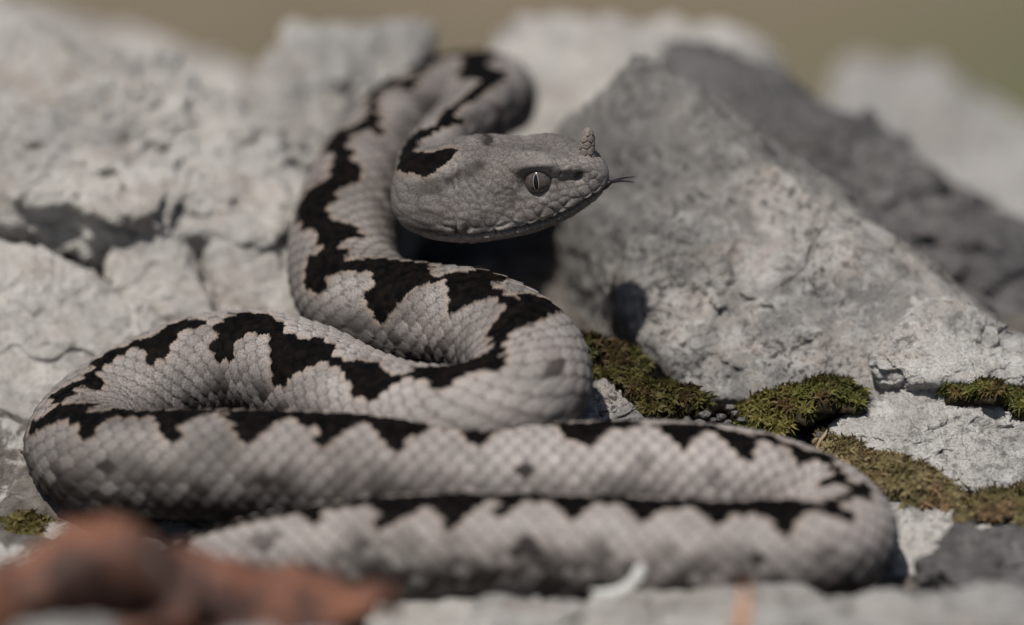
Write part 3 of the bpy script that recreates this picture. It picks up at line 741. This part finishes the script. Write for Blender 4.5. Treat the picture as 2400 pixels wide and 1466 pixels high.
    for px, py, sr, tr, am in ((1055, 542, .40, .17, .95), (1108, 528, .34, .15, .85), (1155, 505, .34, .18, .65), (1200, 478, .34, .15, .6), (1240, 470, .22, .10, .5), (1290, 522, .14, .06, .8), (1185, 448, .35, .12, .4), (1120, 350, .4, .22, .35), (1240, 345, .5, .2, .35), (1000, 500, .35, .28, .5), (1330, 360, .25, .2, .3), (1300, 455, .2, .1, .35), (1360, 410, .08, .07, .95), (1020, 440, .3, .2, .3)):  # head smudges; the nostril spot puts the shade of its hollow into the colour
        s_, t_ = pick(px, py, 0.2, 4.2)
        mott_shade = np.maximum(mott_shade, am * np.exp(-1.1 * (((rows[:, None] - s_) / sr) ** 2 + ((tt - t_) / (1.4 * tr)) ** 2)) * grain)
    for px, py in ((1010, 442), (1026, 431), (1042, 423), (1058, 416), (1074, 409), (1090, 403), (1106, 396), (1120, 388)):
        s_, t_ = pick(px, py, 0.2, 4.2)
        mott_shade = np.maximum(mott_shade, np.clip(1.15 * np.exp(-((rows[:, None] - s_) / .16) ** 2 - ((tt - t_) / .14) ** 2), 0, .95) * np.clip(grain, .75, 1))
    for pg in ([(1116, 318), (1132, 308), (1154, 316), (1160, 334), (1142, 343), (1124, 334)],):
        mott_shade = np.maximum(mott_shade, np.clip(blur(fill(pg, (0.2, 4.2)), 3) * 1.25 * grain, 0, 0.95))
    for px, py, sr, tr, am, sg in ((270, 1095, .3, .22, .7, sE), (660, 1103, .14, .14, .95, sE), (890, 1105, .3, .2, .5, sE), (1222, 1102, .14, .20, .9, sE), (1500, 1095, .13, .16, .8, sE), (1675, 1118, .16, .2, .65, sE), (1780, 1150, .2, .2, .5, sE),
                                   (400, 1150, .7, .35, .6, sE), (620, 1165, .6, .35, .65, sE), (850, 1150, .6, .4, .6, sE), (1010, 1125, .4, .3, .5, sE), (1450, 1150, .5, .3, .4, sE), (1250, 1160, .5, .3, .35, sE),
                                   (630, 1270, .25, .2, .8, sF), (840, 1290, .3, .4, .55, sF), (960, 1295, .3, .4, .55, sF), (1085, 1300, .35, .4, .5, sF), (1245, 1290, .2, .22, .8, sF), (1420, 1310, .3, .3, .6, sF), (1590, 1305, .18, .2, .65, sF), (1780, 1315, .18, .2, .7, sF), (1960, 1310, .14, .2, .6, sF), (1250, 1345, .9, .35, .55, sF), (700, 1350, 1.0, .4, .6, sF), (950, 1350, 1.0, .4, .6, sF), (1500, 1370, 1.0, .3, .45, sF),
                                   (1302, 850, .10, .12, .9, sC), (510, 925, .5, .3, .45, sD), (420, 905, .4, .25, .3, sD), (700, 960, .4, .3, .3, sD), (1000, 300, .3, .3, .3, sB), (1190, 290, .5, .3, .3, sA)):
        mott_shade = np.maximum(mott_shade, blob(np.zeros_like(mott_shade), px, py, sr, tr, am, sg) * wob)
    mott_shade = np.maximum(mott_shade, 0.98 * np.clip((np.abs(th) / math.pi - 0.28) / 0.28, 0, 1)[None, :] * np.clip(wob * 0.9, 0, 1) * bsc + 0.12 * (1 - bsc) * wob)  # lower flanks: mottling plus shade of the underside put into the colour
    fl = np.clip((rows - cs(41)) / 2.0, 0, 1) + np.clip((rows - cs(32)) / 1.0, 0, 1) * np.clip((cs(36) - rows) / 5.0, 0, 1)
    mott_shade = np.maximum(mott_shade, np.clip((np.abs(th) / math.pi - 0.24) / 0.26, 0, 1)[None, :] * np.clip(wob, 0, 1.1) * (0.9 * np.clip(fl, 0, 1))[:, None])
    cloud = np.clip(fbm(np.stack([rows[:, None] * 1.1 + 0 * tt, tt * 1.3, 0 * tt], -1).reshape(-1, 3), 3, 0.6, 91).reshape(tt.shape), -1, 1)
    mott_shade = mott_shade + 0.22 * np.clip(cloud, 0, 1) * bsc
    per = _hash(np.round(cu * 2).astype(np.int64), np.round(cv).astype(np.int64), np.zeros(cu.shape, dtype=np.int64), 5)
    mott_shade = mott_shade + 0.16 * per ** 2 * bsc
    # uneven shade along the snake put into its colour: dark head, neck, left bend
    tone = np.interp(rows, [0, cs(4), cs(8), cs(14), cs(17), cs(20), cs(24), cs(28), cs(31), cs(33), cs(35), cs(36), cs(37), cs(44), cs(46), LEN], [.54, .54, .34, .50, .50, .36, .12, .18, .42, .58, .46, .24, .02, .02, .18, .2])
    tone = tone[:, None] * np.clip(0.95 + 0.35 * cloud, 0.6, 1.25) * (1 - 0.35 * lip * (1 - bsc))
    mott_shade = 1 - (1 - np.clip(mott_shade, 0, 1)) * (1 - np.clip(tone, 0, .8))
    b3 = blur(dark, 3)
    fringe = np.clip(b3 * 2.0, 0, 1) * (1 - dark)
    rgba = np.stack([dark, fringe, np.clip(mott_shade, 0, 1), np.clip(edge, 0, 1)], -1).reshape(-1, 4)
    # ---- one continuous skin with closed ends
    verts = Vd.reshape(-1, 3)
    i = np.arange(nr * NC).reshape(nr, NC)
    f = np.stack([i[:-1], i[1:], np.roll(i, -1, 1)[1:], np.roll(i, -1, 1)[:-1]], -1).reshape(-1, 4)
    snout = C[0] + N[0] * 0.14 + HEAD_F * 0.004; tail = C[-1] + Tn[-1] * 0.05
    verts = np.vstack([verts, snout, tail])
    a, b = nr * NC, nr * NC + 1
    cap = np.concatenate([np.stack([np.roll(i[0], -1), np.full(NC, a), i[0]], -1), np.stack([i[-1], np.full(NC, b), np.roll(i[-1], -1)], -1)])
    body = mesh_from('body', verts, [f, cap], M['skin'], root)
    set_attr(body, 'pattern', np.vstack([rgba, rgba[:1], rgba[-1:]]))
    # ---- head furniture in head coordinates (forward, towards the viewer's side, up)
    hb = B[10]; hn = N[10]
    side = 1.0 if (hb @ (EYE - HEAD_O)) > 0 else -1.0
    def HP(x, y, z): return HEAD_O + HEAD_F * x + hb * side * y + hn * z
    def frame_mesh(name, v, f, mat, parent): return mesh_from(name, v, f, mat, parent)
    dirs, faces = ico(5)
    for sgn in (1, -1):
        c = HP(EX, sgn * 0.475, EZ)
        lat = hb * side * sgn; lat = lat / np.linalg.norm(lat)
        ev = c + 0.255 * dirs
        eye = frame_mesh('eye', ev, faces, M['iris'], root)
        out = lat + 0.12 * HEAD_F + 0.08 * hn; out /= np.linalg.norm(out)
        ex = HEAD_F - (HEAD_F @ out) * out; ex /= np.linalg.norm(ex); ez = np.cross(out, ex)
        if ez @ hn < 0: ez = -ez
        for nm, aw, ah, rad, mt in (('pupil_rim', .050, .150, .2568, 'rim'), ('pupil', .038, .135, .2582, 'pupil')):
            an = np.linspace(0, 2 * math.pi, 33)[:-1]; vs = [c + out * rad]; fs = []
            for ri, q in enumerate((0.5, 1.0)):
                for t_ in an:
                    w_ = abs(math.sin(t_)); lx = aw * q * math.cos(t_) * (1 - 0.25 * w_ ** 4); lz = ah * q * math.sin(t_)
                    vs.append(c + ex * lx + ez * lz + out * math.sqrt(rad ** 2 - lx ** 2 - lz ** 2))
            tri = [(0, 1 + k_, 1 + (k_ + 1) % 32) for k_ in range(32)]
            qd = [(1 + k_, 33 + k_, 33 + (k_ + 1) % 32, 1 + (k_ + 1) % 32) for k_ in range(32)]
            frame_mesh(nm, np.array(vs), [np.array(tri), np.array(qd)], M[mt], eye)
    # nose horn: a blunt upright cone of small scales
    nz, na = 60, 64
    zz = np.linspace(-0.12, 0.445, nz); an = np.linspace(0, 2 * math.pi, na, endpoint=False)
    rr = np.interp(zz, [-.12, 0, .10, .24, .33, .40, .445], [.17, .15, .145, .135, .115, .075, .01])
    hv_ = []
    hc = [((k + 0.5 * (j % 2) + 0.12 * math.sin(7.0 * k + 3.1 * j)) * 2 * math.pi / 5, -0.06 + 0.105 * j + 0.02 * math.sin(5.0 * k + j)) for j in range(6) for k in range(5)]
    for a_, z_ in zip(rr, zz):
        for t_ in an:
            dd = sorted(math.hypot(((t_ - c_[0] + math.pi) % (2 * math.pi) - math.pi) * 0.10, (z_ - c_[1]) * 0.85) for c_ in hc)
            e_ = dd[1] - dd[0]
            r2 = a_ * (1 - 0.17 * math.exp(-(e_ / 0.014) ** 2)) * (1 + 0.04 * math.sin(3 * t_ + 9 * z_))
            hv_.append((r2 * math.cos(t_) * 0.92 + 0.03 * (z_ / .4), r2 * math.sin(t_) * 0.95, z_))
    hv_ = np.array(hv_); base = HP(3.17, 0, 0.55)
    hv_ = base + hv_[:, :1] * HEAD_F + hv_[:, 1:2] * hb * side + hv_[:, 2:] * (hn + 0.05 * HEAD_F)
    i = np.arange(nz * na).reshape(nz, na)
    f = np.stack([i[:-1], np.roll(i, -1, 1)[:-1], np.roll(i, -1, 1)[1:], i[1:]], -1).reshape(-1, 4)
    horn = frame_mesh('nose_horn', hv_, f, M['skin'], root)
    set_attr(horn, 'pattern', np.tile([0, 0.25, 0.5, 0.1], (len(hv_), 1)))
    # forked tongue
    tv, tf = [], []
    def tube(path, rads, flat=0.6, n=10):
        b0 = len(tv); path = np.array(path)
        tg = np.gradient(path, axis=0); tg /= np.linalg.norm(tg, axis=1, keepdims=True)
        for p, r, t_ in zip(path, rads, tg):
            e1 = np.cross(t_, hn); e1 /= np.linalg.norm(e1); e2 = np.cross(e1, t_)
            for k_ in range(n):
                a_ = 2 * math.pi * k_ / n; tv.append(p + e1 * r * math.cos(a_) + e2 * r * flat * math.sin(a_))
        for j in range(len(path) - 1):
            for k_ in range(n): tf.append((b0 + j * n + k_, b0 + j * n + (k_ + 1) % n, b0 + (j + 1) * n + (k_ + 1) % n, b0 + (j + 1) * n + k_))
    root_p = HP(3.36, 0, -0.03); fork = P(1432, 427, -0.30)
    tube([root_p + (fork - root_p) * q for q in np.linspace(0, 1, 8)], np.interp(np.linspace(0, 1, 8), [0, .55, 1], [.11, .10, .045]), 0.8)
    for tipp in ((1488, 415, -.15), (1486, 428, -.55)):
        e = P(*tipp); tube([fork + (e - fork) * q + hn * 0.02 * math.sin(q * 3) for q in np.linspace(-0.1, 1, 10)], np.linspace(.034, .007, 10), 0.8)
    frame_mesh('tongue', np.array(tv), np.array(tf), M['tongue'], root)
    print('viper rows', nr, 'verts', len(verts), 'length', round(LEN, 1), 'head scales', len(chosen))
build_viper()

# ------------------------------------------------------------------ moss: tufts of tiny leafy shoots
def moss(path, n, label, seed, tints=((0.065, 0.068, 0.016), (0.115, 0.10, 0.027), (0.075, 0.05, 0.02)), h=0.15, dome=0.2, group='moss in the cracks'):
    r_ = np.random.default_rng(seed)
    pts = np.array([P(*p[:3]) for p in path]); rad = np.array([p[3] for p in path])
    seg = np.linalg.norm(np.diff(pts, axis=0), axis=1) if len(pts) > 1 else np.array([0.0])
    cum = np.concatenate([[0], np.cumsum(seg)])
    t = r_.uniform(0, cum[-1] if cum[-1] > 0 else 1, n)
    c = np.stack([np.interp(t, cum, pts[:, i]) for i in range(3)], -1) if len(pts) > 1 else np.repeat(pts, n, 0)
    rr = np.interp(t, cum, rad) if len(pts) > 1 else np.full(n, rad[0])
    an = r_.uniform(0, 2 * math.pi, n); q = np.sqrt(r_.uniform(0, 1, n))
    off = np.stack([q * np.cos(an) * rr, q * np.sin(an) * rr, np.zeros(n)], -1)
    root = c + off * (1 + 0.5 * vnoise(c * 1.7 + np.stack([an, an, an], -1) * 0.6, seed + 12))[:, None]
    stray = r_.uniform(0, 1, n) < 0.06
    root = np.where(stray[:, None], c + off * 1.5, root)
    root[:, 2] += dome * rr * (1 - q ** 2) - 0.06 + 0.22 * vnoise(root * 1.9, seed)
    nc = max(4, n // 11)                                    # shoots stand together in star-shaped tufts
    cid = r_.integers(0, nc, n); heart = root[cid]
    sp = r_.normal(0, 1, (n, 2)); sp /= np.maximum(np.linalg.norm(sp, axis=1, keepdims=True), 1) ; sp *= 0.95
    root = heart + np.concatenate([sp * 0.06, r_.uniform(-.03, .03, (n, 1))], 1)
    grow = np.concatenate([sp * 1.05, np.full((n, 1), 0.85)], 1) + r_.normal(0, 0.16, (n, 3)) + np.array([0, -0.12, 0])
    grow /= np.linalg.norm(grow, axis=1, keepdims=True)
    an, q = an[cid], q[cid]
    H = h * r_.uniform(0.5, 1.4, n)
    NL = 15
    tv = np.array(tints)
    mixk = np.clip(vnoise(heart * 1.1 + 5, seed + 3) * 0.9 + 0.5 + r_.normal(0, .25, nc)[cid], 0, 1)
    base_c = tv[0] * (1 - mixk[:, None]) + tv[1] * mixk[:, None]
    brown = (r_.uniform(0, 1, nc)[cid] < 0.18 + 0.3 * (vnoise(heart * 0.8, seed + 9) > 0.2))[:, None]
    base_c = np.where(brown, tv[2], base_c)
    V, F, T = [], [], []
    e1 = np.cross(grow, np.array([0.3, 0.8, 0.1])); e1 /= np.linalg.norm(e1, axis=1, keepdims=True); e2 = np.cross(grow, e1)
    nb = 0
    for k in range(NL):
        f = (k + 0.6) / NL
        a = k * 2.4 + r_.uniform(0, 1.0, n)
        rd = e1 * np.cos(a)[:, None] + e2 * np.sin(a)[:, None]
        p0 = root + grow * (H * f)[:, None]
        L = 0.12 * (1.15 - 0.55 * f) * r_.uniform(0.7, 1.3, n)
        up = 0.35 + 0.9 * f
        m = p0 + (rd + grow * up) * (L * 0.55)[:, None]
        e = p0 + (rd * 1.5 + grow * (up * 1.0 - 0.15)) * (L * 0.9)[:, None] + np.array([0, 0, -0.006])
        sd = np.cross(rd, grow) * 0.020
        vv = np.stack([p0 - sd * .7, p0 + sd * .7, m + sd, m - sd, e], 1)
        V.append(vv.reshape(-1, 3))
        b = nb + np.arange(n)[:, None] * 5
        F.append(b + np.array([[0, 1, 2]])); F.append(b + np.array([[0, 2, 3]])); F.append(b + np.array([[3, 2, 4]]))
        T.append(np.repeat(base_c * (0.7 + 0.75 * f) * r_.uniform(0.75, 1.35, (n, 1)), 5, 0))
        nb += n * 5
    dv, df = ico(2)                                          # dark old growth under each tuft
    for k in range(nc):
        V.append(root[np.argmax(cid == k)] * 1.0 + dv * np.array([.17, .17, .11]) * (1 + 0.25 * r_.normal(size=(len(dv), 1))) - np.array([0, 0, .10])); F.append(df + nb); nb += len(dv)
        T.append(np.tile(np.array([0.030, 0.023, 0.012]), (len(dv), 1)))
    V = np.concatenate(V); F = np.concatenate(F); T = np.concatenate(T)
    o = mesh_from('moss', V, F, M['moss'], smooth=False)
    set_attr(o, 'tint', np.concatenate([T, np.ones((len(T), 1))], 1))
    return tag(o, label, 'moss', group, 'stuff')

moss([(1385, 800, 1.1, .35), (1430, 860, .9, .5), (1490, 905, .5, .55), (1560, 945, .2, .5), (1620, 965, 0, .35)], 900, 'olive moss right of the raised coil, its shade put into dark tints', 1,
     ((0.045, 0.045, 0.012), (0.075, 0.065, 0.02), (0.055, 0.038, 0.016)))  # tints darkened to carry the shadow beside the coil
moss([(1770, 985, -.1, .35), (1840, 960, 0, .45), (1920, 940, .05, .45), (2000, 910, .1, .35)], 900, 'bright green moss cushion under the wedge-shaped rock, above the snake back', 2)
moss([(1930, 1035, -.9, .22), (1990, 1060, -1.0, .35), (2040, 1095, -1.2, .45), (2100, 1140, -1.4, .45), (2190, 1180, -1.6, .42), (2290, 1190, -1.7, .42), (2430, 1190, -1.7, .42)], 1700,
     'long yellow-brown moss strip along the low pale rock at right', 3, ((0.115, 0.098, 0.042), (0.185, 0.148, 0.075), (0.155, 0.105, 0.058)))
moss([(2215, 893, -.2, .08), (2280, 900, -.25, .16), (2350, 915, -.35, .18), (2420, 925, -.4, .18)], 330, 'small green moss tuft in the crack at the right edge', 4, ((0.075, 0.08, 0.018), (0.12, 0.11, 0.03), (0.08, 0.058, 0.02)))
moss([(-60, 1235, -1.2, .5), (30, 1240, -1.2, .5), (110, 1260, -1.3, .35)], 700, 'olive moss at left edge beside the brown leaf', 5, ((0.08, 0.07, 0.02), (0.12, 0.10, 0.034), (0.075, 0.048, 0.02)))
moss([(-60, 1075, .5, .28), (20, 1080, .5, .28), (70, 1085, .4, .22)], 300, 'dark brown moss in the gap between the stones at left edge', 6, ((0.09, 0.075, 0.03), (0.12, 0.10, 0.04), (0.08, 0.05, 0.025)))
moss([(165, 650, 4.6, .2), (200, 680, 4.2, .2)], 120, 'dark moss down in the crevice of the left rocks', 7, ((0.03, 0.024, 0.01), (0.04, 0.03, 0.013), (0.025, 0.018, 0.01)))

# ------------------------------------------------------------------ dead leaf, white chip, stem in the foreground
def dead_leaf():
    nu, nv = 160, 90
    u = np.linspace(0, 1, nu); v = np.linspace(0, 1, nv)
    Uu, Vv = np.meshgrid(u, v, indexing='ij')
    px = -180 + 1110 * u
    top = np.interp(px, [-180, 0, 60, 150, 250, 340, 430, 520, 600, 700, 830, 930], [1330, 1285, 1255, 1232, 1230, 1245, 1290, 1335, 1385, 1402, 1415, 1450])
    dep = np.interp(px, [-180, 300, 930], [-11.5, -11.0, -9.0])
    base_z = P(300, 1520, -11)[2]
    tp = np.array([P(a, b, c) for a, b, c in zip(px, top, dep)])
    hgt = np.maximum(tp[:, 2] - base_z, 0.25)
    ang = (Vv * 1.25 - 0.10) * math.pi
    wid = (1.5 * np.sin(np.clip(u * 1.0 + 0.02, 0, 1) * math.pi) ** 0.5 + 0.3)[:, None]
    X = tp[:, 0:1] + 0 * Vv
    Y = tp[:, 1:2] - np.cos(ang) * wid
    Zz = base_z + hgt[:, None] * np.sin(ang)
    p = np.stack([X, Y, Zz], -1).reshape(-1, 3)
    n1 = fbm(p * 0.55, 3, 0.5, 71); rid = 1 - np.abs(vnoise(p * 0.8 + 4, 77)) * 2.2
    cen = np.stack([X, np.repeat(tp[:, 1:2], nv, 1), np.full_like(X, base_z)], -1).reshape(-1, 3)
    out = p - cen; out /= np.linalg.norm(out, axis=1, keepdims=True) + 1e-9
    gl = lambda a, b, su, sv_: np.exp(-(((Uu - a) / su) ** 2 + ((Vv - b) / sv_) ** 2)).ravel()
    groove = 1.5 * gl(.38, .34, .07, .05) + 1.0 * gl(.46, .30, .05, .05) + 1.2 * gl(.31, .28, .05, .05) + 1.1 * gl(.25, .20, .05, .05) + 0.9 * gl(.55, .18, .05, .05) + 0.7 * gl(.62, .25, .04, .06)
    p = p - out * groove[:, None]
    p = p + out * (0.34 * n1 + 0.30 * rid - 0.62 + 0.16 * (1 - 2 * np.abs(vnoise(p * np.array([2.2, 1.0, 1.0]), 83))))[:, None]
    i = np.arange(nu * nv).reshape(nu, nv)
    f = np.stack([i[:-1, :-1], i[1:, :-1], i[1:, 1:], i[:-1, 1:]], -1).reshape(-1, 4)
    o = mesh_from('dead_leaf', p, f, M['leaf'])
    md = o.modifiers.new('thickness', 'SOLIDIFY'); md.thickness = 0.05 * CM
    tag(o, 'curled brown dead leaf lying out of focus at the bottom left', 'leaf')
dead_leaf()

def swept(name, path, rads, mat, n=12, flat=1.0):
    path = np.array([P(*p) for p in path]); k = np.linspace(0, len(path) - 1, 24)
    q = np.stack([np.interp(k, np.arange(len(path)), path[:, i]) for i in range(3)], -1); r = np.interp(k, np.arange(len(rads)), rads)
    for _ in range(3): q[1:-1] = (q[:-2] + q[1:-1] * 2 + q[2:]) / 4
    tg = np.gradient(q, axis=0); tg /= np.linalg.norm(tg, axis=1, keepdims=True)
    e1 = np.cross(tg, FWD); e1 /= np.linalg.norm(e1, axis=1, keepdims=True); e2 = np.cross(e1, tg)
    a = np.linspace(0, 2 * math.pi, n, endpoint=False)
    v = (q[:, None] + e1[:, None] * (r[:, None] * np.cos(a))[..., None] + e2[:, None] * (r[:, None] * flat * np.sin(a))[..., None]).reshape(-1, 3)
    i = np.arange(24 * n).reshape(24, n)
    f = np.stack([i[:-1], np.roll(i, -1, 1)[:-1], np.roll(i, -1, 1)[1:], i[1:]], -1).reshape(-1, 4)
    return mesh_from(name, v, f, mat)
tag(swept('shell_fragment', [(1385, 1385, -6.3), (1415, 1394, -6.3), (1455, 1388, -6.3), (1487, 1364, -6.3), (1500, 1340, -6.3), (1503, 1322, -6.3)], [.02, .07, .085, .08, .10, .03], M['white'], flat=0.4), 'small white curved shell fragment lying against the front of the snake', 'shell')
tag(swept('stem', [(1735, 1490, -10.2), (1740, 1440, -10.0), (1748, 1400, -9.9), (1745, 1370, -9.9)], [.09, .09, .07, .03], M['stem']), 'thin orange dry stem sticking up in front of the snake at bottom right', 'stem')

def grit():
    r_ = np.random.default_rng(17)
    dv, df = ico(3)
    spots = [(1652, 972), (1672, 985), (1690, 978), (1706, 990), (1722, 968), (1738, 984), (1712, 955), (1640, 990), (1925, 1022), (1942, 1036), (1958, 1046), (1985, 1062)]
    for i, (x, y) in enumerate(spots):
        right = x > 1850
        c = P(x, y, -.75 if right else -.35); rad = r_.uniform(.05, .11)
        sh = dv * np.array([1.0, .8, .65]) * rad * (1 + 0.28 * fbm(dv * 1.6 + i * 7, 3, 0.5, 5))[:, None]
        o = mesh_from('pebble', c + sh, df, M['lime_c'])
        tag(o, 'tiny grit pebble at the upper end of the long yellow-brown moss strip' if right else 'tiny grit pebble in the dark gap between two moss patches, above the snake back', 'pebble', 'grit beside the moss strip' if right else 'grit between the moss patches')
    # a dry stalk caught in the gap
    for pts, lab in (([(1915, 1052, -.9), (1922, 1034, -.9), (1934, 1020, -.85), (1938, 1008, -.8)], 'short dry tan stalk standing at the upper end of the long moss strip'),):
        tag(swept('stalk', pts, [.028, .03, .026, .01], M['straw']), lab, 'stalk')
t = NT('dry_straw'); t.set(Base_Color=t.mix(t.noise(6.0, 3), (0.34, 0.25, 0.15), (0.20, 0.14, 0.085)), Roughness=0.8); M['straw'] = t.m
grit()
